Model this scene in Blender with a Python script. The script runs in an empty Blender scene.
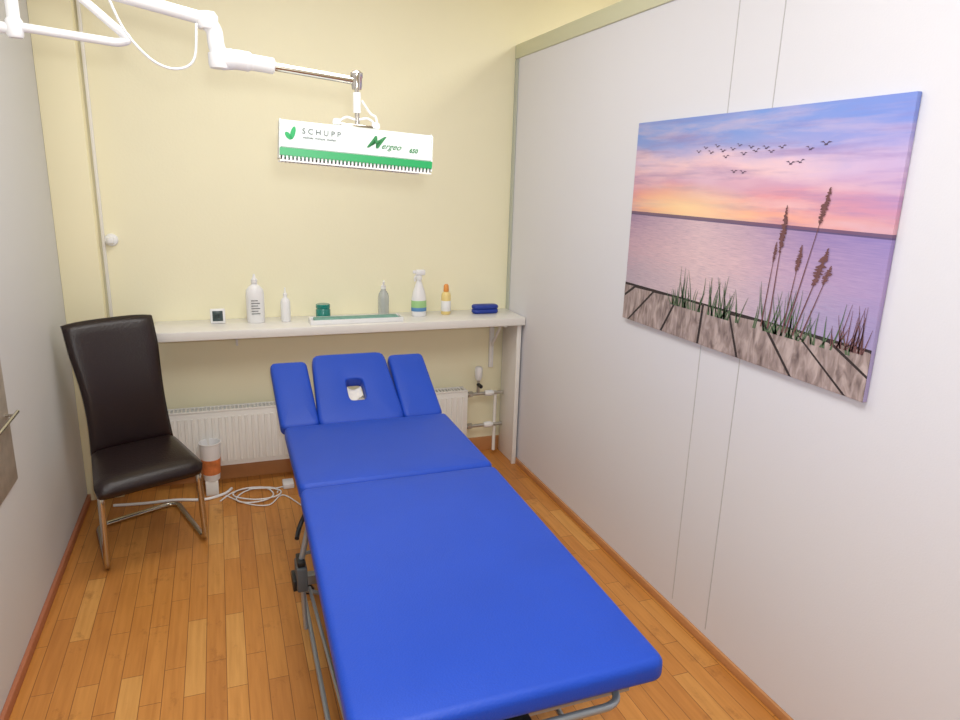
import bpy, bmesh, math, random
from mathutils import Vector, Matrix
random.seed(4)
C=bpy.context.collection
sc=bpy.context.scene
try:
    sc.view_settings.view_transform='Standard'
except Exception: pass

# ---------------------------------------------------------------- materials
def s2l(c):
    c=c/255.0
    return c/12.92 if c<=0.04045 else ((c+0.055)/1.055)**2.4
def rgb(r,g,b): return (s2l(r),s2l(g),s2l(b),1)
def mat(name,col,rough=.5,metal=0,spec=.5,noise=None,bump=0,bscale=50,trans=0,coat=0):
    m=bpy.data.materials.new(name); m.use_nodes=True
    nt=m.node_tree; b=nt.nodes['Principled BSDF']
    b.inputs['Base Color'].default_value=col
    b.inputs['Roughness'].default_value=rough
    b.inputs['Metallic'].default_value=metal
    b.inputs['Specular IOR Level'].default_value=spec
    b.inputs['Transmission Weight'].default_value=trans
    b.inputs['Coat Weight'].default_value=coat
    tc=nt.nodes.new('ShaderNodeTexCoord')
    if noise:
        n=nt.nodes.new('ShaderNodeTexNoise'); n.inputs['Scale'].default_value=noise[0]; n.inputs['Detail'].default_value=4
        nt.links.new(tc.outputs['Object'],n.inputs['Vector'])
        mx=nt.nodes.new('ShaderNodeMix'); mx.data_type='RGBA'
        k=noise[1]
        mx.inputs[6].default_value=[max(0,c*(1-k)) for c in col[:3]]+[1]
        mx.inputs[7].default_value=[min(1,c*(1+k)) for c in col[:3]]+[1]
        nt.links.new(n.outputs['Fac'],mx.inputs[0]); nt.links.new(mx.outputs[2],b.inputs['Base Color'])
    if bump:
        n=nt.nodes.new('ShaderNodeTexNoise'); n.inputs['Scale'].default_value=bscale; n.inputs['Detail'].default_value=3
        nt.links.new(tc.outputs['Object'],n.inputs['Vector'])
        bp=nt.nodes.new('ShaderNodeBump'); bp.inputs['Strength'].default_value=bump; bp.inputs['Distance'].default_value=.004
        nt.links.new(n.outputs['Fac'],bp.inputs['Height']); nt.links.new(bp.outputs[0],b.inputs['Normal'])
    return m

M={}
M['cream']=mat('cream_paint',rgb(243,237,205),.7,noise=(1.5,.04),bump=.12,bscale=90)
M['creamdark']=mat('cream_paint_pillar',rgb(242,234,198),.7,noise=(1.5,.04))
M['white_wall']=mat('white_laminate_panel',rgb(222,221,226),.42,spec=.3,bump=.08,bscale=160)
M['left_wall']=mat('left_wall_paint',rgb(206,206,206),.6,noise=(1.2,.03))
M['ceiling']=mat('ceiling_paint',rgb(238,230,205),.8)
M['seam']=mat('panel_seam',rgb(190,188,188),.5)
M['trimgreen']=mat('aluminium_trim',rgb(186,190,178),.45)
M['rail']=mat('top_rail_paint',rgb(210,210,180),.5)
M['bb_wood']=mat('skirting_wood',rgb(196,138,88),.45,noise=(12,.15))
M['bb_red']=mat('skirting_reddish',rgb(176,108,76),.5,noise=(12,.12))
M['blue']=mat('blue_vinyl',rgb(20,68,178),.46,spec=.4,noise=(5,.10),bump=.25,bscale=220)
M['bluedk']=mat('blue_vinyl_seam',rgb(14,42,140),.5)
M['steel']=mat('painted_steel',rgb(160,166,172),.35,metal=.6)
M['chrome']=mat('chrome',rgb(200,195,185),.18,metal=1)
M['leather']=mat('dark_brown_leather',rgb(33,20,20),.34,spec=.45,noise=(8,.15),bump=.35,bscale=120)
M['white']=mat('white_plastic',rgb(236,236,236),.35)
M['lampwhite']=mat('lamp_enamel',rgb(214,220,216),.35)
M['whitemat']=mat('white_enamel',rgb(232,230,224),.4)
M['paper']=mat('tissue_paper',rgb(236,230,220),.9)
M['shelf']=mat('shelf_laminate',rgb(232,229,224),.3)
M['rad']=mat('radiator_enamel',rgb(232,230,224),.4)
M['raddark']=mat('radiator_inner_shade',rgb(150,148,142),.5)
M['black']=mat('black_plastic',rgb(22,22,24),.45)
M['grey']=mat('grey_plastic',rgb(80,84,88),.5)
M['green']=mat('green_enamel',rgb(26,158,88),.4)
M['dkgreen']=mat('green_print',rgb(30,120,60),.5)
M['ink']=mat('grey_print',rgb(70,80,80),.5)
M['teal']=mat('teal_glass',rgb(20,130,118),.2,coat=.5)
M['tealmat']=mat('teal_towel',rgb(120,166,156),.7,noise=(40,.4))
M['clear']=mat('clear_plastic',rgb(215,220,220),.12,trans=.55)
M['yellow']=mat('yellow_liquid',rgb(236,212,140),.3)
M['orange']=mat('orange_plastic',rgb(230,150,70),.4)
M['cupprint']=mat('orange_print',rgb(206,120,66),.5,noise=(30,.5))
M['label']=mat('green_label',rgb(160,205,140),.5)
M['labelblue']=mat('blue_label',rgb(90,140,190),.5)
M['navy']=mat('navy_case',rgb(30,56,150),.5)
M['brass']=mat('valve_metal',rgb(190,188,180),.3,metal=.7)
M['birds']=mat('bird_ink',rgb(96,78,100),.7)
M['reed']=mat('reed_brown',rgb(112,74,74),.8,noise=(80,.35))
M['grass']=mat('grass_green',rgb(88,108,80),.8,noise=(50,.3))
M['gap']=mat('dock_gap',rgb(52,42,42),.8)
M['stone']=mat('mottled_glass',rgb(160,150,138),.5,noise=(18,.45))
M['lcd']=mat('lcd_display',rgb(60,74,76),.25)

def floor_mat():
    m=bpy.data.materials.new('wood_strip_floor'); m.use_nodes=True
    nt=m.node_tree; N=nt.nodes; Lk=nt.links; b=N['Principled BSDF']
    tc=N.new('ShaderNodeTexCoord'); mp=N.new('ShaderNodeMapping'); mp.inputs['Rotation'].default_value=(0,0,math.radians(90))
    Lk.new(tc.outputs['Object'],mp.inputs['Vector'])
    br=N.new('ShaderNodeTexBrick'); br.offset=.37; br.offset_frequency=2
    br.inputs['Scale'].default_value=1; br.inputs['Brick Width'].default_value=.43; br.inputs['Row Height'].default_value=.068
    br.inputs['Mortar Size'].default_value=.0013; br.inputs['Mortar Smooth'].default_value=.3
    br.inputs['Color1'].default_value=(0,0,0,1); br.inputs['Color2'].default_value=(1,1,1,1); br.inputs['Mortar'].default_value=(.5,.5,.5,1); br.inputs['Bias'].default_value=0
    Lk.new(mp.outputs[0],br.inputs['Vector'])
    rp=N.new('ShaderNodeValToRGB'); e=rp.color_ramp.elements
    e[0].position=0; e[0].color=rgb(190,124,58); e[1].position=1; e[1].color=rgb(214,156,84)
    for p,c in ((.25,rgb(198,132,62)),(.6,rgb(204,138,66)),(.85,rgb(210,148,76))):
        x=e.new(p); x.color=c
    Lk.new(br.outputs['Color'],rp.inputs[0])
    mp2=N.new('ShaderNodeMapping'); mp2.inputs['Scale'].default_value=(40,2.5,1)
    Lk.new(tc.outputs['Object'],mp2.inputs['Vector'])
    n=N.new('ShaderNodeTexNoise'); n.inputs['Scale'].default_value=1.6; n.inputs['Detail'].default_value=6
    Lk.new(mp2.outputs[0],n.inputs['Vector'])
    r2=N.new('ShaderNodeValToRGB'); r2.color_ramp.elements[0].position=.3; r2.color_ramp.elements[0].color=(.80,.74,.64,1); r2.color_ramp.elements[1].position=.65; r2.color_ramp.elements[1].color=(1,1,1,1)
    Lk.new(n.outputs['Fac'],r2.inputs[0])
    mx=N.new('ShaderNodeMix'); mx.data_type='RGBA'; mx.blend_type='MULTIPLY'; mx.inputs[0].default_value=.8
    Lk.new(rp.outputs[0],mx.inputs[6]); Lk.new(r2.outputs[0],mx.inputs[7])
    mp3=N.new('ShaderNodeMapping'); mp3.inputs['Scale'].default_value=(1.6,1,1)
    Lk.new(tc.outputs['Object'],mp3.inputs['Vector'])
    n3=N.new('ShaderNodeTexNoise'); n3.inputs['Scale'].default_value=5; n3.inputs['Detail'].default_value=10; n3.inputs['Roughness'].default_value=.75
    Lk.new(mp3.outputs[0],n3.inputs['Vector'])
    r3=N.new('ShaderNodeValToRGB'); r3.color_ramp.elements[0].position=.30; r3.color_ramp.elements[0].color=(.40,.30,.22,1); r3.color_ramp.elements[1].position=.43; r3.color_ramp.elements[1].color=(1,1,1,1)
    Lk.new(n3.outputs['Fac'],r3.inputs[0])
    mx3=N.new('ShaderNodeMix'); mx3.data_type='RGBA'; mx3.blend_type='MULTIPLY'; mx3.inputs[0].default_value=.6
    Lk.new(mx.outputs[2],mx3.inputs[6]); Lk.new(r3.outputs[0],mx3.inputs[7])
    mx2=N.new('ShaderNodeMix'); mx2.data_type='RGBA'; mx2.inputs[7].default_value=rgb(100,56,24)
    mm=N.new('ShaderNodeMath'); mm.operation='MULTIPLY'; mm.inputs[1].default_value=.8
    Lk.new(br.outputs['Fac'],mm.inputs[0]); Lk.new(mm.outputs[0],mx2.inputs[0]); Lk.new(mx3.outputs[2],mx2.inputs[6])
    Lk.new(mx2.outputs[2],b.inputs['Base Color']); b.inputs['Roughness'].default_value=.42
    bp=N.new('ShaderNodeBump'); bp.inputs['Strength'].default_value=.3; bp.inputs['Distance'].default_value=.001; bp.invert=True
    Lk.new(br.outputs['Fac'],bp.inputs['Height']); Lk.new(bp.outputs[0],b.inputs['Normal'])
    return m
M['floor']=floor_mat()

def canvas_mat():
    m=bpy.data.materials.new('sunset_lake_print'); m.use_nodes=True
    nt=m.node_tree; N=nt.nodes; Lk=nt.links; b=N['Principled BSDF']; b.inputs['Roughness'].default_value=.6; b.inputs['Specular IOR Level'].default_value=.25
    tc=N.new('ShaderNodeTexCoord'); sp=N.new('ShaderNodeSeparateXYZ'); Lk.new(tc.outputs['Generated'],sp.inputs[0])
    def noise(scale,sx,sy,sz,det=5,dist=0,rough=.5):
        mp=N.new('ShaderNodeMapping'); mp.inputs['Scale'].default_value=(0,sy,sz); Lk.new(tc.outputs['Generated'],mp.inputs['Vector'])
        n=N.new('ShaderNodeTexNoise'); n.inputs['Scale'].default_value=scale; n.inputs['Detail'].default_value=det; n.inputs['Distortion'].default_value=dist; n.inputs['Roughness'].default_value=rough
        Lk.new(mp.outputs[0],n.inputs['Vector']); return n.outputs['Fac']
    def math_(op,a,b_):
        x=N.new('ShaderNodeMath'); x.operation=op
        for i,v in enumerate((a,b_)):
            if isinstance(v,(int,float)): x.inputs[i].default_value=v
            else: Lk.new(v,x.inputs[i])
        return x.outputs[0]
    def ramp(src,els):
        r=N.new('ShaderNodeValToRGB'); e=r.color_ramp.elements
        e[0].position,e[0].color=els[0]; e[1].position,e[1].color=els[-1]
        for p,c in els[1:-1]:
            q=e.new(p); q.color=c
        Lk.new(src,r.inputs[0]); return r.outputs[0]
    def mix(f,a,b_,bt='MIX'):
        x=N.new('ShaderNodeMix'); x.data_type='RGBA'; x.blend_type=bt
        for i,v in ((0,f),(6,a),(7,b_)):
            if isinstance(v,(int,float,tuple)): x.inputs[i].default_value=v
            else: Lk.new(v,x.inputs[i])
        return x.outputs[2]
    BW=((0,0,0,1),(1,1,1,1))
    V=sp.outputs['Z']; U=math_('SUBTRACT',1.0,sp.outputs['Y'])
    cl=noise(2.2,1,1.2,3.4,8,.2,.55)
    vv=math_('ADD',V,math_('MULTIPLY',math_('SUBTRACT',cl,.5),.24))
    sky=ramp(vv,[(.52,rgb(240,150,124)),(.58,rgb(248,178,146)),(.64,rgb(232,156,152)),(.71,rgb(214,164,182)),(.79,rgb(224,192,208)),(.87,rgb(160,162,210)),(.96,rgb(112,148,214))])
    cl2=noise(2.6,1,.9,4.6,9,.3,.6)
    sky=mix(math_('MULTIPLY',ramp(cl2,[(.46,BW[0]),(.66,BW[1])]),.6),sky,rgb(244,204,198))
    cl3=noise(3.4,1,.7,6,9,.2,.6)
    sky=mix(math_('MULTIPLY',ramp(cl3,[(.48,BW[0]),(.68,BW[1])]),.6),sky,rgb(158,128,170))
    tl=math_('MULTIPLY',math_('MAXIMUM',math_('SUBTRACT',V,.84),0.0),4.5)
    sky=mix(math_('MULTIPLY',tl,.7),sky,rgb(132,156,214))
    du=math_('SUBTRACT',U,.30); dv=math_('MULTIPLY',math_('SUBTRACT',V,.60),3.0)
    d=math_('SQRT',math_('ADD',math_('MULTIPLY',du,du),math_('MULTIPLY',dv,dv)),0)
    sky=mix(math_('MULTIPLY',ramp(d,[(0.0,BW[1]),(.36,BW[0])]),.85),sky,rgb(255,222,168))
    sky=mix(math_('MULTIPLY',math_('MAXIMUM',math_('SUBTRACT',U,.55),0.0),.8),sky,rgb(122,124,206))
    wv=noise(6,1,1.6,26,8,.2,.6)
    wat=ramp(math_('ADD',V,math_('MULTIPLY',math_('SUBTRACT',wv,.5),.26)),[(.12,rgb(208,192,204)),(.25,rgb(196,178,194)),(.38,rgb(210,174,188)),(.48,rgb(186,152,176)),(.56,rgb(156,128,164))])
    gw=ramp(math_('ABSOLUTE',math_('SUBTRACT',U,.38),0),[(0.0,BW[1]),(.42,BW[0])])
    wat=mix(math_('MULTIPLY',gw,.65),wat,rgb(246,216,212))
    rip=noise(14,1,1.6,34,8,.1,.65)
    wat=mix(math_('MULTIPLY',ramp(rip,[(.44,BW[0]),(.68,BW[1])]),.40),wat,rgb(122,102,140))
    wat=mix(math_('MULTIPLY',math_('MAXIMUM',math_('SUBTRACT',U,.55),0.0),1.2),wat,rgb(140,134,204))
    col=mix(math_('LESS_THAN',V,.555),sky,wat)
    shore=math_('MULTIPLY',math_('GREATER_THAN',V,.549),math_('LESS_THAN',V,.566))
    col=mix(math_('MULTIPLY',shore,.85),col,rgb(84,70,108))
    Lk.new(col,b.inputs['Base Color'])
    return m
M['canvas']=canvas_mat()
def dock_mat():
    m=bpy.data.materials.new('weathered_dock_print'); m.use_nodes=True
    nt=m.node_tree; N=nt.nodes; Lk=nt.links; b=N['Principled BSDF']; b.inputs['Roughness'].default_value=.65
    tc=N.new('ShaderNodeTexCoord'); mp=N.new('ShaderNodeMapping'); mp.inputs['Scale'].default_value=(0,34,12); Lk.new(tc.outputs['Object'],mp.inputs[0])
    n=N.new('ShaderNodeTexNoise'); n.inputs['Scale'].default_value=1.2; n.inputs['Detail'].default_value=8; n.inputs['Distortion'].default_value=.8; Lk.new(mp.outputs[0],n.inputs[0])
    r=N.new('ShaderNodeValToRGB'); r.color_ramp.elements[0].position=.28; r.color_ramp.elements[0].color=rgb(104,88,86); r.color_ramp.elements[1].position=.68; r.color_ramp.elements[1].color=rgb(192,174,170)
    x=r.color_ramp.elements.new(.48); x.color=rgb(156,138,134)
    Lk.new(n.outputs[0],r.inputs[0]); Lk.new(r.outputs[0],b.inputs['Base Color']); return m
M['dock']=dock_mat()

# ---------------------------------------------------------------- geometry helpers
def empty(name,loc=(0,0,0)):
    e=bpy.data.objects.new(name,None); e.empty_display_size=.1; C.objects.link(e); e.location=loc; return e
def finish(bm,name,m,parent=None,smooth=True,ang=35):
    bmesh.ops.recalc_face_normals(bm,faces=bm.faces)
    me=bpy.data.meshes.new(name); bm.to_mesh(me); bm.free()
    if smooth:
        for p in me.polygons: p.use_smooth=True
        me.set_sharp_from_angle(angle=math.radians(ang))
    for mm in (m if isinstance(m,(list,tuple)) else [m]): me.materials.append(mm)
    o=bpy.data.objects.new(name,me); C.objects.link(o)
    if parent: 
        o.parent=parent
    return o
def box(name,lo,hi,m,parent=None,bev=0,seg=2,mx=None):
    bm=bmesh.new(); bmesh.ops.create_cube(bm,size=1)
    s=[hi[i]-lo[i] for i in range(3)]; c=[(hi[i]+lo[i])/2 for i in range(3)]
    for v in bm.verts: v.co=Vector((v.co.x*s[0]+c[0],v.co.y*s[1]+c[1],v.co.z*s[2]+c[2]))
    if bev: bmesh.ops.bevel(bm,geom=bm.edges[:],offset=bev,segments=seg,affect='EDGES',profile=.5)
    if mx: bm.transform(mx)
    return finish(bm,name,m,parent,smooth=bool(bev))
def catmull(P,n=8):
    P=[Vector(p) for p in P]; out=[]
    for i in range(len(P)-1):
        p0=P[max(i-1,0)];p1=P[i];p2=P[i+1];p3=P[min(i+2,len(P)-1)]
        for k in range(n):
            t=k/n
            out.append(.5*((2*p1)+(-p0+p2)*t+(2*p0-5*p1+4*p2-p3)*t*t+(-p0+3*p1-3*p2+p3)*t**3))
    out.append(P[-1]); return out
def corner_round(P,r,n=6):
    P=[Vector(p) for p in P]; out=[P[0]]
    for i in range(1,len(P)-1):
        a=(P[i-1]-P[i]);b=(P[i+1]-P[i]); rr=min(r,a.length*.45,b.length*.45)
        A=P[i]+a.normalized()*rr; B=P[i]+b.normalized()*rr
        for k in range(n+1):
            t=k/n; out.append((1-t)**2*A+2*t*(1-t)*P[i]+t*t*B)
    out.append(P[-1]); return out
def sweep(name,pts,r,m,parent=None,seg=12,rect=None):
    pts=[Vector(p) for p in pts]; bm=bmesh.new(); rings=[]
    up=None
    for i,p in enumerate(pts):
        t=(pts[min(i+1,len(pts)-1)]-pts[max(i-1,0)]).normalized()
        if up is None:
            up=Vector((0,0,1)) if abs(t.z)<.9 else Vector((1,0,0))
        n=(up-t*up.dot(t))
        if n.length<1e-5: n=t.orthogonal()
        n.normalize(); up=n; b=t.cross(n)
        rr=r[i] if isinstance(r,(list,tuple)) else r
        if rect: ring=[bm.verts.new(p+n*a*rect[1]/2+b*c*rect[0]/2) for a,c in ((1,1),(1,-1),(-1,-1),(-1,1))]
        else: ring=[bm.verts.new(p+n*math.cos(2*math.pi*k/seg)*rr+b*math.sin(2*math.pi*k/seg)*rr) for k in range(seg)]
        rings.append(ring)
    for A,B in zip(rings,rings[1:]):
        for k in range(len(A)): bm.faces.new((A[k],A[(k+1)%len(A)],B[(k+1)%len(A)],B[k]))
    bm.faces.new(rings[0]); bm.faces.new(rings[-1])
    return finish(bm,name,m,parent,ang=50)
def lathe(name,prof,loc,m,parent=None,seg=24,mx=None,sq=1):
    bm=bmesh.new(); rings=[]
    for r,z in prof:
        rings.append([bm.verts.new((loc[0]+r*math.cos(2*math.pi*k/seg),loc[1]+sq*r*math.sin(2*math.pi*k/seg),loc[2]+z)) for k in range(seg)])
    for A,B in zip(rings,rings[1:]):
        for k in range(seg): bm.faces.new((A[k],A[(k+1)%seg],B[(k+1)%seg],B[k]))
    bm.faces.new(rings[0]); bm.faces.new(rings[-1])
    if mx: bm.transform(mx)
    return finish(bm,name,m,parent,ang=40)
def cyl(name,a,b,r,m,parent=None,seg=16): return sweep(name,[a,b],r,m,parent,seg)
def round_poly(P,r,n=6):
    P=[Vector((p[0],p[1])) for p in P]; out=[]
    L=len(P)
    for i in range(L):
        a=P[i-1]-P[i]; b=P[(i+1)%L]-P[i]; rr=min(r,a.length*.48,b.length*.48)
        A=P[i]+a.normalized()*rr; B=P[i]+b.normalized()*rr
        for k in range(n+1):
            t=k/n; out.append((1-t)**2*A+2*t*(1-t)*P[i]+t*t*B)
    return out
def cushion(name,P,z0,z1,m,parent,r=.03,bev=.018,mx=None,crown=.0):
    """padded slab: rounded outline, rounded top and bottom edges"""
    base=round_poly(P,r); c=sum(base,Vector((0,0)))/len(base)
    bm=bmesh.new(); rings=[]
    def inset(d):
        out=[]
        n=len(base)
        for i,p in enumerate(base):
            t=(base[(i+1)%n]-base[i-1]); 
            nrm=Vector((t.y,-t.x)).normalized()
            if nrm.dot(p-c)<0: nrm=-nrm
            out.append(p-nrm*d)
        return out
    S=5
    lev=[]
    for k in range(S+1):
        a=math.pi/2*k/S; lev.append((bev*(1-math.sin(a)),z0+bev*(1-math.cos(a))))
    for k in range(S+1):
        a=math.pi/2*k/S; lev.append((bev*(1-math.cos(a)),z1-bev*(1-math.sin(a))))
    for d,z in lev:
        rings.append([bm.verts.new((p.x,p.y,z)) for p in inset(d)])
    n=len(base)
    for A,B in zip(rings,rings[1:]):
        for k in range(n): bm.faces.new((A[k],A[(k+1)%n],B[(k+1)%n],B[k]))
    bm.faces.new(rings[0])
    last=rings[-1]; top=inset(bev)
    for f,h in ((.85,.6),(.5,.9)):
        R=[bm.verts.new((c.x+(p.x-c.x)*f,c.y+(p.y-c.y)*f,z1+crown*h)) for p in top]
        for k in range(n): bm.faces.new((last[k],last[(k+1)%n],R[(k+1)%n],R[k]))
        last=R
    bm.faces.new(last)
    if mx: bm.transform(mx)
    return finish(bm,name,m,parent,ang=60)
def text(name,s,size,mx,m,parent,shear=0,bold=0):
    c=bpy.data.curves.new(name,'FONT'); c.body=s; c.size=size; c.shear=shear; c.offset=bold; c.extrude=.0003; c.resolution_u=3
    t=bpy.data.objects.new('tmp',c); C.objects.link(t)
    bpy.context.view_layer.update()
    me=bpy.data.meshes.new_from_object(t.evaluated_get(bpy.context.evaluated_depsgraph_get()))
    bpy.data.objects.remove(t); me.transform(mx); me.materials.clear(); me.materials.append(m)
    o=bpy.data.objects.new(name,me); C.objects.link(o); o.parent=parent; return o

XL,XR,YB=-.733,1.656,3.93
ZC=2.95
# ---------------------------------------------------------------- room
box('floor',(-1.0,-1.6,-.06),(3.3,YB+.1,0),M['floor'])
box('ceiling',(-1.0,-1.6,ZC),(3.3,YB+.1,ZC+.06),M['ceiling'])
box('wall_back',(-1.0,YB,0),(3.3,YB+.1,ZC),M['cream'])
box('wall_left',(XL-.1,-1.6,0),(XL,YB,ZC),M['left_wall'])
box('wall_right',(XR,-1.6,0),(XR+.05,YB,2.375),M['white_wall'])
box('wall_outer_right',(3.2,-1.6,0),(3.3,YB,ZC),M['cream'])
box('wall_front',(-1.0,-1.7,0),(3.3,-1.6,ZC),M['cream'])
box('wall_pillar',(XL,YB-.10,0),(-.560,YB,ZC),M['creamdark'],bev=.004)
box('trim_rail',(XR-.008,-1.6,2.375),(XR+.075,YB-.001,2.45),M['rail'],bev=.004)
box('trim_corner',(XR-.006,YB-.05,0),(XR-.0005,YB-.001,2.37),M['trimgreen'],bev=.002)
for i,y in enumerate((2.05,1.84)):
    box('trim_seam_%d'%(i+1),(XR-.0015,y-.0018,.06),(XR,y+.0018,2.37),M['seam'])
box('baseboard_right',(XR-.014,-1.6,0),(XR,YB-.03,.035),M['bb_wood'],bev=.003)
box('baseboard_left',(XL,-1.6,0),(XL+.016,YB-.10,.04),M['bb_red'],bev=.003)
box('baseboard_back',(-.560,YB-.016,0),(XR-.02,YB,.09),M['bb_wood'],bev=.003)
cond=empty('cable_conduit')
box('channel',(-.552,YB-.014,.95),(-.536,YB,ZC-.001),M['whitemat'],cond,bev=.003)
sk=empty('wall_socket')
lathe('disc',[(0.001,0),(.030,0),(.032,.006),(.027,.018),(.012,.022),(.001,.022)],(0,0,0),M['white'],sk,mx=Matrix.Translation((-.508,YB,1.355))@Matrix.Rotation(math.radians(90),4,'X'))
box('outlet_plug',(-.523,YB-.045,1.34),(-.493,YB-.018,1.37),M['white'],sk,bev=.005)

# ---------------------------------------------------------------- shelf
sh=empty('wall_shelf')
ZT=.93; YF=3.62
box('board',(-.34,YF,ZT-.046),(XR-.004,YB-.002,ZT),M['shelf'],sh,bev=.003)
box('side_panel',(XR-.03,YF+.05,.0),(XR-.016,YB-.03,ZT-.046),M['shelf'],sh,bev=.002)
box('front_post',(XR-.040,YF+.03,.0),(XR-.014,YF+.052,ZT-.046),M['shelf'],sh,bev=.002)
box('bracket_upright',(1.545,YB-.024,.56),(1.572,YB-.003,ZT-.047),M['white'],sh,bev=.002)
box('bracket_arm',(1.549,YB-.24,ZT-.070),(1.566,YB-.02,ZT-.047),M['white'],sh,bev=.002)
sweep('bracket_brace',[(1.558,YB-.02,.70),(1.558,YB-.17,ZT-.064)],0,M['white'],sh,rect=(.012,.012))
box('bracket_left_upright',(.05,YB-.02,.78),(.062,YB-.003,ZT-.047),M['white'],sh,bev=.002)

# ---------------------------------------------------------------- radiator
ra=empty('radiator')
x0,x1,yf,yb,z0,z1=-.36,1.37,3.80,3.89,.13,.455
box('front_panel',(x0,yf,z0),(x1,yf+.012,z1-.012),M['rad'],ra,bev=.004)
box('back_panel',(x0,yb-.012,z0),(x1,yb,z1-.012),M['rad'],ra,bev=.004)
bm=bmesh.new()
nx=50
for i in range(nx):
    cx=x0+.03+(x1-x0-.06)*i/(nx-1)
    r=bmesh.ops.create_cube(bm,size=1)
    for v in r['verts']:
        taper=.7 if v.co.y<0 else 1
        v.co=Vector((cx+v.co.x*.018*taper,yf-.003+v.co.y*.008,(z0+z1)/2-.005+v.co.z*(z1-z0-.07)))
finish(bm,'flutes',M['rad'],ra,smooth=False)
bm=bmesh.new()
for i in range(84):
    cx=x0+.012+(x1-x0-.024)*i/83
    r=bmesh.ops.create_cube(bm,size=1)
    for v in r['verts']: v.co=Vector((cx+v.co.x*.008,(yf+yb)/2+v.co.y*(yb-yf-.026),z1-.008+v.co.z*.006))
finish(bm,'grille_slats',M['rad'],ra,smooth=False)
box('grille_shadow',(x0+.004,yf+.012,z1-.05),(x1-.004,yb-.012,z1-.035),M['raddark'],ra)  # grey sheet under the slats, its colour stands in for inner shade
box('grille_rim_front',(x0,yf,z1-.012),(x1,yf+.012,z1),M['rad'],ra,bev=.003)
box('grille_rim_back',(x0,yb-.012,z1-.012),(x1,yb,z1),M['rad'],ra,bev=.003)
for i,x in enumerate((x0,x1-.006)): box('end_cap_%d'%(i+1),(x,yf+.002,z0+.01),(x+.006,yb-.002,z1-.004),M['rad'],ra)
for i,x in enumerate((x0+.2,x1-.2)): box('wall_hanger_%d'%(i+1),(x,yb,z0+.05),(x+.03,YB,z1-.05),M['rad'],ra)
pp=empty('radiator_pipes')
sweep('supply_pipe',[(1.372,3.85,.41),(1.62,3.85,.41)],.011,M['brass'],pp)
sweep('return_pipe',[(1.372,3.85,.20),(1.62,3.85,.20)],.011,M['brass'],pp)
for i,z in enumerate((.41,.20)):
    lathe('union_nut_%d'%(i+1),[(.001,0),(.019,0),(.02,.006),(.02,.024),(.016,.03),(.001,.03)],(0,0,0),M['brass'],pp,seg=6,mx=Matrix.Translation((1.39,3.85,z))@Matrix.Rotation(math.radians(90),4,'Y'))
    lathe('shutoff_%d'%(i+1),[(.001,0),(.017,0),(.02,.02),(.02,.045),(.012,.06),(.001,.06)],(0,0,0),M['white'],pp,seg=10,mx=Matrix.Translation((1.50,3.85,z))@Matrix.Rotation(math.radians(90),4,'Y'))
sweep('valve_stem',[(1.455,3.85,.41),(1.455,3.85,.52)],.010,M['brass'],pp)
lathe('thermostat_head',[(.001,0),(.016,0),(.02,.01),(.024,.03),(.024,.075),(.018,.085),(.001,.088)],(1.455,3.85,.50),M['white'],pp,seg=18)
sweep('cross_bleed',[(1.455,3.80,.47),(1.455,3.85,.47)],.012,M['black'],pp)
sweep('drop_pipe',[(1.575,3.86,.02),(1.575,3.86,.42)],.011,M['whitemat'],pp)

# ---------------------------------------------------------------- treatment table
bed=empty('treatment_table')
ZB=.70; TH=.06
def bx(side,y):
    k=(y-1.08)*.024
    return (.172+k) if side<0 else (.866+k)
def quad(y0,y1,ins0=0,ins1=0):
    return [(bx(-1,y0)+ins0,y0),(bx(1,y0)-ins0,y0),(bx(1,y1)-ins1,y1),(bx(-1,y1)+ins1,y1)]
cushion('leg_cushion',quad(1.06,2.165),ZB-TH,ZB,M['blue'],bed,r=.035,bev=.02,crown=.004)
cushion('back_cushion',[(bx(-1,2.172),2.172),(bx(1,2.172),2.172),(bx(1,2.765)-.012,2.765),(bx(-1,2.765)-.012,2.765)],ZB-TH,ZB+.002,M['blue'],bed,r=.03,bev=.02,crown=.006)
box('leg_board',(.215,1.11,ZB-TH-.018),(.845,2.12,ZB-TH),M['bluedk'],bed,bev=.003)
box('back_board',(.235,2.21,ZB-TH-.018),(.85,2.72,ZB-TH),M['bluedk'],bed,bev=.003)
hy=2.78
def tilt(a,dz=0): return Matrix.Translation((0,hy,ZB-.03+dz))@Matrix.Rotation(math.radians(a),4,'X')
T1=tilt(31); T2=tilt(29.5)
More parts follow.
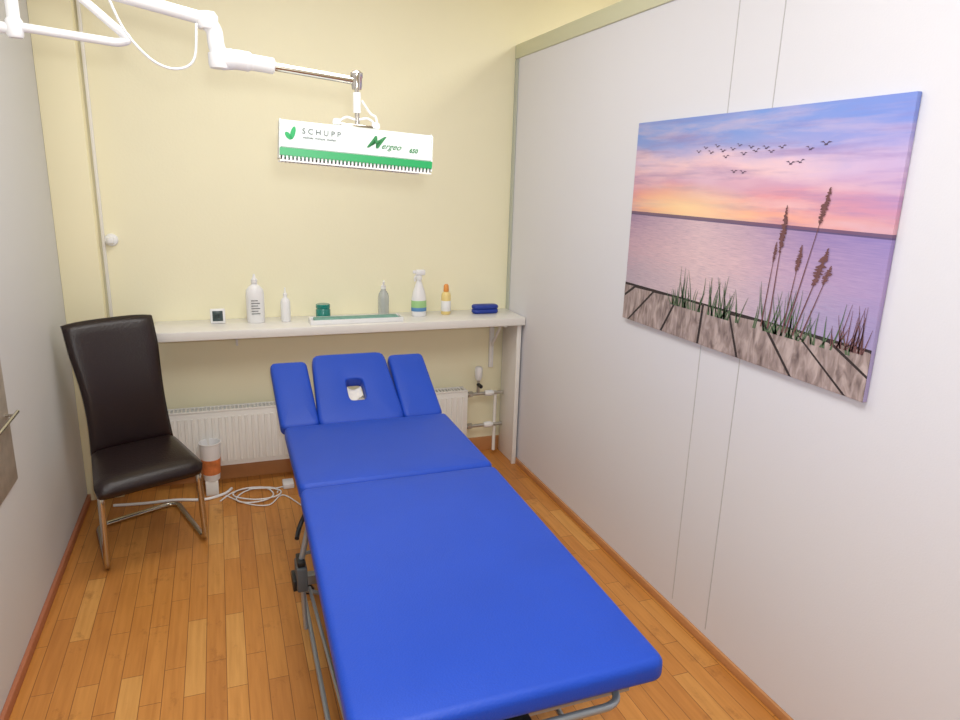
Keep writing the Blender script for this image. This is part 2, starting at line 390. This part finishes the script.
def face_piece():
    bm=bmesh.new(); n=96
    cx,cy=.528,.205; a,b=.176,.210; hx,hyy,ha,hb=.528,.186,.038,.064
    def outer(t,d):
        c,s=math.cos(t),math.sin(t); p=14
        A,B=a-d,b-d
        r=(abs(c/A)**p+abs(s/B)**p)**(-1/p)
        x,y=r*c,r*s
        return (cx+x*(1-.055*(y/b)),cy+y)
    def inner(t,d):
        c,s=math.cos(t),math.sin(t); A,B=ha+d,hb+d; p=5
        r=(abs(c/A)**p+abs(s/B)**p)**(-1/p)
        return (hx+r*c,hyy+r*s)
    bev=.018; S=4; th=.06
    seq=[]
    for k in range(S+1):
        q=math.pi/2*k/S; seq.append((outer,bev*(1-math.sin(q)),bev*(1-math.cos(q))))
    for k in range(S+1):
        q=math.pi/2*k/S; seq.append((outer,bev*(1-math.cos(q)),th-bev*(1-math.sin(q))))
    for k in range(S+1):
        q=math.pi/2*k/S; seq.append((inner,.009*(1-math.sin(q)),th-.009*(1-math.cos(q))))
    for k in range(S+1):
        q=math.pi/2*k/S; seq.append((inner,.009*(1-math.cos(q)),.009*(1-math.sin(q))))
    R=[]
    for f,d,z in seq: R.append([bm.verts.new((*f(2*math.pi*i/n,d),z-.03)) for i in range(n)])
    R.append(R[0])
    for A,B in zip(R,R[1:]):
        for k in range(n): bm.faces.new((A[k],A[(k+1)%n],B[(k+1)%n],B[k]))
    bm.transform(T1)
    return finish(bm,'head_cushion_centre',M['blue'],bed,ang=60)
face_piece()
bm=bmesh.new(); g={}
for i in range(9):
    for j in range(9):
        u=i/8; v=j/8
        g[i,j]=bm.verts.new((.496+.064*u,.140+.095*v,-.012-.014*math.sin(math.pi*u)+.005*math.sin(9*v+4*u)+.003*random.uniform(-1,1)))
for i in range(8):
    for j in range(8):
        if j<3 and i>4: continue
        bm.faces.new((g[i,j],g[i+1,j],g[i+1,j+1],g[i,j+1]))
bm.transform(T1); finish(bm,'face_hole_tissue',M['paper'],bed,ang=80)
cushion('arm_cushion_left',[(.190,.0),(.348,.0),(.336,.39),(.176,.39)],-.03,.03,M['blue'],bed,r=.03,bev=.018,mx=T2,crown=.004)
cushion('arm_cushion_right',[(.708,.0),(.886,.0),(.882,.40),(.712,.40)],-.03,.03,M['blue'],bed,r=.03,bev=.018,mx=T2,crown=.004)
def rt(name,a,b,w=.03,h=.03): return sweep(name,[a,b],0,M['steel'],bed,rect=(w,h))
zf=ZB-TH-.036
for i,x in enumerate((.27,.79)): rt('top_rail_%d'%(i+1),(x,1.12,zf),(x+.02,2.74,zf))
for i,y in enumerate((1.13,1.75,2.15,2.7)): rt('cross_member_%d'%(i+1),(.27,y,zf),(.81,y,zf))
for i,x in enumerate((.36,.72)):
    rt('base_rail_%d'%(i+1),(x,1.3,.06),(x+.015,2.65,.06),.04,.04)
    rt('scissor_arm_front_%d'%(i+1),(x,1.4,.08),(x,2.35,zf-.02),.035,.02)
    rt('scissor_arm_rear_%d'%(i+1),(x+.028,2.5,.08),(x+.028,1.6,zf-.02),.035,.02)
for i,y in enumerate((1.3,2.65)): rt('base_cross_%d'%(i+1),(.25,y,.06),(.85,y,.06),.04,.04)
for i,(x,y) in enumerate(((.26,1.3),(.84,1.3),(.26,2.65),(.84,2.65))):
    lathe('foot_%d'%(i+1),[(.001,0),(.026,0),(.028,.008),(.02,.02),(.012,.04),(.001,.04)],(x,y,0),M['black'],bed,seg=16)
sweep('foot_switch_bar',corner_round([(.42,2.72,.14),(.225,2.72,.14),(.21,1.22,.14),(.45,1.2,.14),(.88,1.2,.14),(.9,2.72,.14),(.6,2.72,.14)],.06),.008,M['steel'],bed)
for i,y in enumerate((1.5,2.45)): cyl('bar_hanger_%d'%(i+1),(.217,y,.14),(.36,y,.075),.008,M['steel'],bed)
sweep('side_link_bar',[(.232,1.45,.34),(.222,2.2,.30)],.006,M['steel'],bed)
cyl('side_link_pin_1',(.232,1.47,.34),(.36,1.47,.13),.006,M['steel'],bed)
sweep('end_loop_bar',corner_round([(.34,1.3,.615),(.34,1.075,.600),(.77,1.075,.60),(.77,1.3,.615)],.05),.009,M['steel'],bed)
box('end_stop',(.50,1.085,.55),(.56,1.13,.60),M['black'],bed,bev=.006)
box('clamp_body',(.178,2.16,.31),(.214,2.25,.40),M['grey'],bed,bev=.006)
box('clamp_plate',(.166,2.18,.305),(.180,2.26,.345),M['black'],bed,bev=.004)
box('clamp_top',(.182,2.17,.40),(.208,2.24,.42),M['black'],bed,bev=.004)
cyl('clamp_post',(.198,2.2,.41),(.24,2.2,.60),.010,M['steel'],bed)
cyl('clamp_drop',(.205,2.2,.14),(.198,2.2,.33),.008,M['steel'],bed)
sweep('release_lever',catmull([(.25,2.30,.58),(.212,2.29,.51),(.198,2.27,.485),(.19,2.24,.475)]),.008,M['black'],bed)
box('motor_housing',(.45,1.55,.12),(.66,1.85,.26),M['black'],bed,bev=.02)
for i,x in enumerate((.4,.68)): sweep('head_strut_%d'%(i+1),[(x,2.55,zf),(x,2.98,ZB+.06)],.009,M['steel'],bed)

# ---------------------------------------------------------------- chair
ch=empty('dining_chair')
FL=Vector((-.535,2.92,0)); FR=Vector((-.120,3.10,0)); RL=Vector((-.612,3.38,0)); RRt=Vector((-.275,3.53,0))
def seatmesh():
    bm=bmesh.new(); nu,nv=14,14; top={};bot={}
    zt=.455
    for i in range(nu+1):
        for j in range(nv+1):
            u=i/nu; v=j/nv
            p=(FL*(1-u)+FR*u)*(1-v)+(RL*(1-u)+RRt*u)*v
            e=max(0,1-min(u,1-u)/.10)**2; f=max(0,1-min(v,1-v)/.10)**2
            drop=.018*min(1,e+f)
            cx=(FL+FR+RL+RRt)/4
            corner=(e*f)
            p=p+(cx-p)*.05*corner
            pad=.012*math.sin(math.pi*u)*math.sin(math.pi*v)
            top[i,j]=bm.verts.new((p.x,p.y,zt-drop+pad-.02*max(0,(.15-v)/.15)**2))
            q=p+(cx-p)*.04
            bot[i,j]=bm.verts.new((q.x,q.y,zt-.066))
    for i in range(nu):
        for j in range(nv):
            bm.faces.new((top[i,j],top[i+1,j],top[i+1,j+1],top[i,j+1]))
            bm.faces.new((bot[i,j],bot[i,j+1],bot[i+1,j+1],bot[i+1,j]))
    ed=[(i,0) for i in range(nu)]+[(nu,j) for j in range(nv)]+[(i,nv) for i in range(nu,0,-1)]+[(0,j) for j in range(nv,0,-1)]
    for k in range(len(ed)):
        a=ed[k]; b=ed[(k+1)%len(ed)]
        bm.faces.new((top[a],bot[a],bot[b],top[b]))
    return finish(bm,'seat',M['leather'],ch,ang=80)
seatmesh()
u_dir=(FR-FL).normalized(); w_dir=Vector((u_dir.y,-u_dir.x,0))
def backmesh():
    bm=bmesh.new(); nu,nv=12,20; A={};B={}
    TL=Vector((-.676,3.44,1.025)); TR=Vector((-.322,3.59,1.035))
    for j in range(nv+1):
        v=j/nv
        L_=RL.lerp(TL,v); R_=RRt.lerp(TR,v)
        L_.z=.42+(1.025-.42)*v; R_.z=.42+(1.035-.42)*v
        w=.014*math.sin(math.pi*min(1,v*1.3))
        L_+=u_dir*w; R_-=u_dir*w
        off=w_dir*(.022*math.sin(math.pi*v*1.0)+ -.022*v*v)
        for i in range(nu+1):
            u=i/nu
            p=L_.lerp(R_,u)+off
            e=max(0,1-min(u,1-u)/.09)**2; f=max(0,1-min(v,1-v)/.05)**2
            t=.022*(1-.55*min(1,e+f))
            sc_=-w_dir*(.012*math.sin(math.pi*u))
            if v==1: p.z-=.010*(abs(u-.5)*2)**4
            A[i,j]=bm.verts.new(p+w_dir*t+sc_); B[i,j]=bm.verts.new(p-w_dir*t+sc_)
    for i in range(nu):
        for j in range(nv):
            bm.faces.new((A[i,j],A[i+1,j],A[i+1,j+1],A[i,j+1])); bm.faces.new((B[i,j],B[i,j+1],B[i+1,j+1],B[i+1,j]))
    ed=[(i,0) for i in range(nu)]+[(nu,j) for j in range(nv)]+[(i,nv) for i in range(nu,0,-1)]+[(0,j) for j in range(nv,0,-1)]
    for k in range(len(ed)):
        a=ed[k]; b=ed[(k+1)%len(ed)]; bm.faces.new((A[a],B[a],B[b],A[b]))
    return finish(bm,'backrest',M['leather'],ch,ang=80)
backmesh()
fl=Vector((-.540,3.045,0)); fr=Vector((-.145,3.20,0))
bkv=Vector((-.10,.46,0))
zr=.013
Ls=[fl+Vector((-.03,.40,.385)),fl+Vector((.01,-.03,.385)),fl+Vector((0,0,zr)),fl+bkv+Vector((0,-.02,zr)),fr+bkv+Vector((-.05,-.0,zr)),fr+Vector((0,0,zr)),fr+Vector((-.01,-.03,.385)),fr+Vector((-.12,.34,.385))]
sweep('cantilever_frame',corner_round(Ls,.06,8),.0135,M['chrome'],ch,seg=14)
sweep('seat_cross_tube',[fl+Vector((0.01,.1,.385)),fr+Vector((-.03,.1,.385))],.010,M['chrome'],ch)

# ---------------------------------------------------------------- lamp on articulated arm
lamp=empty('heat_lamp')
LM=Matrix.Translation((.350,1.90,1.771))@Matrix.Rotation(math.radians(3.2),4,'Y')@Matrix.Rotation(math.radians(-3),4,'Z')
def ext(name,prof,xa,xb,m,parent,mx,bev=0):
    bm=bmesh.new(); A=[bm.verts.new((xa,y,z)) for y,z in prof]; B=[bm.verts.new((xb,y,z)) for y,z in prof]
    n=len(prof)
    for k in range(n): bm.faces.new((A[k],A[(k+1)%n],B[(k+1)%n],B[k]))
    bm.faces.new(A); bm.faces.new(B)
    if bev: bmesh.ops.bevel(bm,geom=bm.edges[:],offset=bev,segments=2,affect='EDGES')
    bm.transform(mx); return finish(bm,name,m,parent)
hw=.192
ext('housing',[(-.075,-.018),(-.062,.042),(-.05,.050),(.05,.050),(.062,.042),(.075,-.018)],-hw,hw,M['lampwhite'],lamp,LM,.003)
ext('green_skirt',[(-.077,-.036),(-.077,-.0175),(.077,-.0175),(.077,-.036)],-hw-.001,hw+.001,M['green'],lamp,LM,.001)
for s in (-1,1): ext('end_plate_%d'%(1 if s<0 else 2),[(-.076,-.044),(-.064,.044),(-.05,.052),(.05,.052),(.064,.044),(.076,-.044)],s*hw-.002,s*hw+.002,M['lampwhite'],lamp,LM,.001)
bm=bmesh.new()
for i in range(40):
    x=-hw+.008+(2*hw-.016)*i/39
    r=bmesh.ops.create_cube(bm,size=1)
    for v in r['verts']: v.co=Vector((x+v.co.x*.0045,v.co.y*.148,-.041+v.co.z*.013))
bm.transform(LM); finish(bm,'grille_fins',M['white'],lamp,smooth=False)
for i,y in enumerate((-.075,.075)):
    box('grille_edge_%d'%(i+1),(-hw,y-.002,-.050),(hw,y+.002,-.0465),M['whitemat'],lamp,mx=LM)
box('reflector',(-hw+.01,-.07,-.040),(hw-.01,.07,-.03),M['green'],lamp,mx=LM)
for i,y in enumerate((-.03,.03)): cyl('tube_%d'%(i+1),LM@Vector((-hw+.015,y,-.042)),LM@Vector((hw-.015,y,-.042)),.0035,M['clear'],lamp)
FA=math.atan2(.013,.060)
def face(x,z): return LM@Matrix.Translation((x,-.0752+.013*((z+.018)/.060)-.0006,z))@Matrix.Rotation(math.radians(90)-FA*1.0,4,'X')
text('print_maker','S C H U P P',.019,face(-.140,.020),M['ink'],lamp)
text('print_line','wellness  therapie  medizin',.0075,face(-.138,.009),M['ink'],lamp)
text('print_script','M',.044,face(.018,.003),M['dkgreen'],lamp,shear=.7,bold=.0006)
text('print_script_word','ergeo',.022,face(.056,.003),M['dkgreen'],lamp,shear=.6)
text('print_model','650',.015,face(.130,.000),M['dkgreen'],lamp,shear=.3,bold=.0004)
bm=bmesh.new()
for (cx,cz,a,l) in ((-.174,.005,14,.034),(-.178,.004,-38,.022)):
    n=12; vs=[]
    for k in range(n):
        t=k/n*2*math.pi; px=.006*math.sin(t); pz=l/2*(1-math.cos(t))
        ca,sa=math.cos(math.radians(a)),math.sin(math.radians(a))
        vs.append(bm.verts.new((px*ca+pz*sa,-px*sa+pz*ca,0)))
    f=bm.faces.new(vs)
bm.transform(face(-.166,.003)); finish(bm,'leaf_logo',M['green'],lamp,smooth=False)
J=Vector((.357,1.90,1.945))
box('hanger_block',(-.045,-.02,.050),(.045,.02,.060),M['chrome'],lamp,bev=.003,mx=LM)
for i,x in enumerate((-.05,.05)):
    lathe('wing_knob_%d'%(i+1),[(.001,0),(.010,0),(.012,.004),(.010,.014),(.001,.016)],(0,0,0),M['white'],lamp,seg=14,mx=LM@Matrix.Translation((x,-.012,.054)))
sweep('hanger_bow',catmull([LM@Vector((-.045,0,.062)),LM@Vector((-.025,0,.076)),LM@Vector((.0,0,.072)),LM@Vector((.03,0,.078)),LM@Vector((.05,0,.066))]),.003,M['white'],lamp)
sweep('hanger_flex',catmull([(J.x+.01,1.885,1.89),(J.x+.03,1.88,1.86),(J.x+.045,1.88,1.85),(J.x+.05,1.885,1.83)]),.003,M['white'],lamp,seg=8)
cyl('drop_rod',(J.x,J.y,1.825),(J.x,J.y,1.94),.006,M['chrome'],lamp)
lathe('swivel_cap',[(.001,0),(.012,0),(.014,.01),(.014,.026),(.016,.03),(.016,.040),(.008,.046),(.001,.046)],(J.x,J.y,1.917),M['chrome'],lamp,seg=20)
lathe('swivel_sleeve',[(.001,0),(.010,0),(.010,.05),(.001,.05)],(J.x,J.y,1.86),M['white'],lamp,seg=20)
sweep('steel_tube',[(.148,1.90,1.957),(J.x,J.y,1.938)],.010,M['chrome'],lamp)
sweep('white_sleeve',catmull([(.03,1.90,1.962),(.06,1.9,1.965),(.10,1.90,1.962),(.155,1.90,1.957)]),[.024]*8+[.023]*8+[.019]*8+[.014],M['white'],lamp,seg=18)
sweep('elbow',catmull([(.0,1.90,2.050),(.018,1.9,2.025),(.022,1.90,1.99),(.035,1.90,1.962)]),.019,M['white'],lamp,seg=18)
lathe('elbow_cap',[(.001,0),(.021,0),(.024,.006),(.024,.03),(.018,.038),(.001,.040)],(.005,1.90,2.027),M['white'],lamp,seg=22)
lathe('elbow_base',[(.001,0),(.022,0),(.025,.008),(.025,.034),(.001,.036)],(.026,1.90,1.942),M['white'],lamp,seg=22)
sweep('upper_arm',[(.005,1.90,2.048),(-.20,1.90,2.084),(-.37,1.9,2.112)],.015,M['white'],lamp,seg=18)
sweep('lower_arm',corner_round([(-.38,1.90,1.995),(-.19,1.90,1.980),(-.165,1.90,1.988),(-.26,1.90,2.07),(-.37,1.9,2.15)],.03),.0095,M['white'],lamp,seg=14)
cyl('ceiling_pole',(-.392,1.90,1.985),(-.392,1.90,ZC-.012),.013,M['white'],lamp,seg=20)
lathe('ceiling_rose',[(.001,0),(.06,0),(.07,.008),(.07,.012),(.001,.012)],(-.392,1.90,ZC-.0125),M['white'],lamp)
sweep('side_arm',[(-.392,1.90,1.99),(-.50,1.90,1.995)],.012,M['white'],lamp)
lathe('pole_end',[(.001,0),(.014,0),(.017,.006),(.017,.035),(.013,.04),(.001,.04)],(-.392,1.90,1.972),M['white'],lamp,seg=20)
sweep('cable',catmull([(-.20,1.885,2.07),(-.17,1.875,2.0),(-.12,1.87,1.945),(-.07,1.87,1.93),(-.03,1.875,1.955),(-.02,1.885,2.035)]),.003,M['white'],lamp,seg=8)

# ---------------------------------------------------------------- canvas picture
pic=empty('canvas_picture')
PX=XR-.018; ya,yb_,za,zb=2.568,1.328,1.137,1.945
box('canvas',(PX,yb_,za),(XR-.002,ya,zb),M['canvas'],pic,bev=.002)
def PV(u,v,k=.0006): return Vector((PX-k,ya+(yb_-ya)*u,za+(zb-za)*v))
def flat(name,polys,m,k):
    bm=bmesh.new()
    for P in polys:
        try: bm.faces.new([bm.verts.new(PV(u,v,k)) for u,v in P])
        except Exception: pass
    return finish(bm,name,m,pic,smooth=False)
def topv(u): return .195-.012*u
flat('print_dock_shadow',[[(0,0.001),(1,0.001),(1,topv(1)),(0,topv(0))]],M['gap'],.0004)
gaps=[-.16,-.05,.06,.17,.30,.425,.54,.67,.78,.89,1.0,1.1]
def clipx(P):
    def inter(a,b,x): t=(x-a[0])/(b[0]-a[0]); return (x,a[1]+(b[1]-a[1])*t)
    for X,keep in ((0.0,1),(1.0,-1)):
        out=[]
        for i in range(len(P)):
            a=P[i-1]; b=P[i]; ia=keep*(a[0]-X)>=0; ib=keep*(b[0]-X)>=0
            if ia!=ib: out.append(inter(a,b,X))
            if ib: out.append(b)
        P=out
        if not P: return P
    return P
pl=[]
for a,b in zip(gaps,gaps[1:]):
    g=.005
    bt=lambda u:.44+(u-.44)*1.5
    P=clipx([(a+g,topv(a)-.006-random.uniform(0,.012)),(b-g,topv(b)-.006-random.uniform(0,.012)),(bt(b)-g,.001),(bt(a)+g,.001)])
    if len(P)>2: pl.append(P)
flat('print_dock_planks',pl,M['dock'],.0012)
birds=[]
for (u,v,s) in ((.33,.845,.009),(.36,.86,.008),(.385,.84,.010),(.41,.865,.009),(.435,.845,.010),(.45,.82,.010),(.475,.85,.009),(.50,.865,.008),(.52,.83,.010),(.545,.855,.009),(.565,.84,.010),(.60,.85,.010),(.62,.835,.009),(.655,.85,.010),(.69,.79,.011),(.72,.795,.010),(.49,.76,.010),(.525,.757,.010),(.79,.855,.012),(.745,.84,.010)):
    a=random.uniform(-.3,.3)
    for d in (-1,1):
        birds.append([(u,v),(u+d*s*.6,v+s*1.0+a*s*d),(u+d*s*1.5,v+s*.75+a*s*d),(u+d*s*.6,v+s*.55+a*s*d)])
    birds.append([(u-s*.4,v-s*.2),(u+s*.5,v-s*.1),(u+s*.4,v+s*.3),(u-s*.3,v+s*.3)])
flat('print_birds',birds,M['birds'],.0012)
def blade(u0,v0,u1,v1,w,bend=0):
    n=6; L_=[];R_=[]
    for k in range(n+1):
        t=k/n; u=u0+(u1-u0)*t+bend*math.sin(math.pi*t); v=v0+(v1-v0)*t; ww=w*(1-t)*.5+.0004
        L_.append((u-ww,v)); R_.append((u+ww,v))
    return [[L_[k],R_[k],R_[k+1],L_[k+1]] for k in range(n)]
def plume(u0,v0,u1,v1,w):
    n=44; L_=[];R_=[]
    for k in range(n+1):
        t=k/n; u=u0+(u1-u0)*t; v=v0+(v1-v0)*t; ww=w*math.sin(math.pi*min(1,t*.85+.12))*.85+.0006
        L_.append((u-ww*random.uniform(.15,1.25),v)); R_.append((u+ww*random.uniform(.15,1.25),v))
    return [[L_[k],R_[k],R_[k+1],L_[k+1]] for k in range(n)]
G=[];Rd=[];Pm=[]
for (u0,u1,v1,p0,w) in ((.69,.70,.64,.46,.011),(.75,.825,.71,.58,.012),(.775,.845,.50,.36,.016),(.74,.765,.50,.40,.010),(.80,.86,.44,.37,.012),(.665,.682,.50,.42,.007)):
    Rd+=blade(u0,.16,u1,v1,.004); 
    ub=u0+(u1-u0)*((p0-.16)/(v1-.16)); Pm+=plume(ub,p0,u1,v1,w)
for i in range(95):
    u=random.choice([random.gauss(.50,.03),random.gauss(.72,.05),random.gauss(.80,.05),random.gauss(.34,.04),random.uniform(.25,.97)])
    u=min(.97,max(.02,u)); h=random.uniform(.04,.19)
    if u<.3: h*=.5
    G+=blade(u,.145,min(.99,u+random.uniform(-.035,.035)),.15+h,random.uniform(.003,.007),random.uniform(-.008,.008))
for i in range(26):
    u=random.gauss(.94,.025); u=min(.985,u); Rd+=blade(u,.16,min(.995,u+random.uniform(-.02,.03)),.2+random.uniform(0,.13),.003)
flat('print_grass',G,M['grass'],.0018)
flat('print_reeds',Rd,M['reed'],.0024)
flat('print_plumes',Pm,M['reed'],.0030)

# ---------------------------------------------------------------- panel + towel rail on left wall
pn=empty('glass_notice_panel')
box('panel',(XL,1.9,.62),(XL+.008,2.70,1.12),M['stone'],pn,bev=.003)
cyl('rail',(XL+.035,1.9,.87),(XL+.035,2.70,.87),.006,M['chrome'],pn)
for i,y in enumerate((1.95,2.66)): cyl('rail_post_%d'%(i+1),(XL+.008,y,.87),(XL+.035,y,.87),.005,M['chrome'],pn)

# ---------------------------------------------------------------- things on the shelf
ZS=ZT+.0005
th=empty('thermometer_clock')
box('case',(-.070,3.80,ZS),(.005,3.822,ZS+.078),M['white'],th,bev=.006)
box('screen',(-.058,3.797,ZS+.014),(-.007,3.801,ZS+.068),M['lcd'],th,bev=.001)
text('readout','23',.030,Matrix.Translation((-.052,3.7965,ZS+.030))@Matrix.Rotation(math.radians(90),4,'X'),M['black'],th)
b1=empty('lotion_bottle')
lathe('body',[(.001,0),(.042,0),(.046,.006),(.047,.15),(.044,.175),(.028,.195),(.016,.203),(.014,.215),(.001,.215)],(.158,3.80,ZS),M['white'],b1,sq=.7)
lathe('cap',[(.001,0),(.016,0),(.016,.018),(.010,.024),(.005,.045),(.001,.045)],(.158,3.80,ZS+.212),M['white'],b1)
for i in range(6): box('print_line_%d'%(i+1),(.136,3.7655,ZS+.05+.014*i),(.180-.01*(i%2),3.769,ZS+.053+.014*i),M['ink'],b1)
b2=empty('small_bottle')
lathe('body',[(.001,0),(.024,0),(.026,.005),(.026,.10),(.022,.118),(.010,.13),(.009,.14),(.001,.14)],(.312,3.80,ZS),M['white'],b2)
lathe('nozzle',[(.001,0),(.011,0),(.011,.012),(.005,.018),(.003,.045),(.001,.045)],(.312,3.80,ZS+.138),M['white'],b2)
tr=empty('serving_tray')
box('base',(.43,3.665,ZS),(.925,3.765,ZS+.008),M['white'],tr,bev=.003)
for n_,lo,hi in (('rim_front',(.43,3.66,ZS),(.925,3.668,ZS+.024)),('rim_back',(.43,3.762,ZS),(.925,3.77,ZS+.024)),('rim_left',(.425,3.66,ZS),(.433,3.77,ZS+.024)),('rim_right',(.922,3.66,ZS),(.93,3.77,ZS+.024))):
    box(n_,lo,hi,M['white'],tr,bev=.002)
box('folded_towel',(.45,3.675,ZS+.009),(.91,3.757,ZS+.026),M['tealmat'],tr,bev=.006,seg=3)
jr=empty('glass_jar')
lathe('body',[(.001,0),(.034,0),(.040,.006),(.040,.050),(.034,.060),(.001,.060)],(.515,3.83,ZS),M['teal'],jr)
lathe('lid',[(.001,0),(.038,0),(.039,.004),(.039,.018),(.035,.022),(.001,.022)],(.515,3.83,ZS+.060),M['teal'],jr)
pb=empty('pump_bottle')
lathe('body',[(.001,0),(.028,0),(.031,.006),(.031,.11),(.027,.13),(.014,.15),(.013,.16),(.001,.16)],(.855,3.83,ZS),M['clear'],pb)
lathe('collar',[(.001,0),(.015,0),(.015,.018),(.006,.022),(.005,.04),(.001,.04)],(.855,3.83,ZS+.158),M['white'],pb)
sweep('spout',catmull([(.855,3.83,ZS+.195),(.855,3.82,ZS+.203),(.85,3.79,ZS+.197)]),.005,M['white'],pb)
sp=empty('spray_bottle')
lathe('body',[(.001,0),(.040,0),(.044,.006),(.043,.10),(.036,.14),(.020,.185),(.014,.205),(.014,.215),(.001,.215)],(1.055,3.80,ZS),M['white'],sp,sq=.75)
lathe('label',[(.0441,.03),(.0445,.031),(.0440,.09),(.0436,.091)],(1.055,3.80,ZS),M['label'],sp,sq=.76)
lathe('label_band',[(.0443,.03),(.0449,.031),(.0447,.05),(.0441,.051)],(1.055,3.80,ZS),M['labelblue'],sp,sq=.77)
lathe('collar',[(.001,0),(.018,0),(.018,.02),(.012,.025),(.001,.025)],(1.055,3.80,ZS+.210),M['white'],sp)
box('trigger_head',(1.035,3.785,ZS+.235),(1.09,3.815,ZS+.267),M['white'],sp,bev=.008)
box('nozzle',(1.018,3.792,ZS+.245),(1.037,3.808,ZS+.263),M['white'],sp,bev=.004)
sweep('trigger',catmull([(1.042,3.80,ZS+.240),(1.030,3.80,ZS+.220),(1.032,3.80,ZS+.20)]),.005,M['white'],sp)
yb2=empty('oil_bottle')
lathe('body',[(.001,0),(.025,0),(.028,.005),(.028,.11),(.024,.125),(.012,.135),(.001,.135)],(1.225,3.82,ZS),M['yellow'],yb2)
lathe('label',[(.0281,.02),(.0287,.021),(.0287,.08),(.0281,.081)],(1.225,3.82,ZS),M['white'],yb2)
lathe('cap',[(.001,0),(.015,0),(.016,.004),(.014,.035),(.008,.043),(.001,.044)],(1.225,3.82,ZS+.134),M['orange'],yb2)
gc=empty('glasses_case')
def caseshape(z0,z1,m,n_):
    cushion(n_,[(1.385,3.77),(1.545,3.77),(1.545,3.84),(1.385,3.84)],z0,z1,m,gc,r=.03,bev=.012,crown=.002)
caseshape(ZS,ZS+.028,M['navy'],'lower_shell'); caseshape(ZS+.026,ZS+.052,M['navy'],'upper_shell')

# ---------------------------------------------------------------- cup on low stand, cables
st=empty('low_plinth')
box('riser',(-.150,3.71,0),(-.085,3.785,.085),M['whitemat'],st,bev=.004)
cp=empty('paper_cup')
lathe('cup',[(.001,0),(.040,0),(.042,.004),(.054,.205),(.057,.208),(.057,.213),(.052,.213),(.051,.205),(.039,.008),(.001,.008)],(-.115,3.745,.0855),M['white'],cp)
lathe('cup_print',[(.0440,.035),(.0452,.036),(.0502,.12),(.0494,.121)],(-.115,3.745,.0855),M['cupprint'],cp)
ex=empty('extension_cord')
sweep('cord',catmull([(-.60,3.72,.008),(-.45,3.70,.008),(-.3,3.695,.008),(-.16,3.66,.008),(-.06,3.70,.008),(-.02,3.76,.008)]),.008,M['white'],ex,seg=8)
cb=empty('power_cables')
pts=[]
for k in range(30):
    t=k/29*2*math.pi*2.3; r=.085+.02*math.sin(t*1.7)
    pts.append((.10+1.35*r*math.cos(t),3.64+.9*r*math.sin(t),.006+.0025*(k/6)))
sweep('cable_coil',catmull(pts,3),.004,M['white'],cb,seg=8)
sweep('cable_2',catmull([(-.05,3.68,.006),(.05,3.55,.006),(.16,3.50,.006),(.24,3.60,.006),(.32,3.45,.006)]),.0035,M['white'],cb,seg=8)
sweep('cable_3',catmull([(-.08,3.62,.006),(.0,3.72,.006),(.12,3.74,.006),(.20,3.70,.006),(.26,3.71,.006)]),.004,M['white'],cb,seg=8)
box('adapter',(.25,3.68,0.0),(.31,3.76,.03),M['white'],cb,bev=.005)

# ---------------------------------------------------------------- lights
def area(name,loc,rot,size,power,col=(1,1,1)):
    l=bpy.data.lights.new(name,'AREA'); l.shape='RECTANGLE'; l.size,l.size_y=size; l.energy=power; l.color=col
    o=bpy.data.objects.new(name,l); C.objects.link(o); o.location=loc; o.rotation_euler=[math.radians(a) for a in rot]; return o
area('ceiling_light_main',(.35,.9,ZC-.02),(0,0,0),(.9,1.2),33,(.98,.99,1))
area('added_fill_rear',(.3,2.6,ZC-.02),(0,0,0),(.8,.6),17,(1,.995,.98))  # added second light, out of view, lifts the dim back wall
area('added_fill_neighbour',(2.5,2.6,ZC-.02),(0,0,0),(.6,1.2),24,(1,.97,.88))  # unseen light added to brighten the space beyond the partition

w=bpy.data.worlds.new('w'); sc.world=w; w.use_nodes=True
w.node_tree.nodes['Background'].inputs[0].default_value=(.9,.92,1,1); w.node_tree.nodes['Background'].inputs[1].default_value=.3

# ---------------------------------------------------------------- camera
f=690.0
# world axes (rows) expressed in camera space
R=Matrix(((0.93722,0.06067,-0.34342),(-0.34746,0.2465,-0.90471),(0.02976,0.96724,0.25211)))
e=R.to_4x4()
cam=bpy.data.cameras.new('camera'); cam.sensor_width=36; cam.lens=f/960*36; cam.clip_start=.02
co=bpy.data.objects.new('camera',cam); C.objects.link(co)
e.translation=Vector((0,0,1.7)); co.matrix_world=e
sc.camera=co
# flash sits just above the camera lens
fl_=bpy.data.lights.new('camera_flash','AREA'); fl_.size=.06; fl_.energy=18; fl_.color=(.95,.97,1)
fo=bpy.data.objects.new('camera_flash',fl_); C.objects.link(fo)
fo.matrix_world=Matrix.Translation((.03,-.03,.08))@e
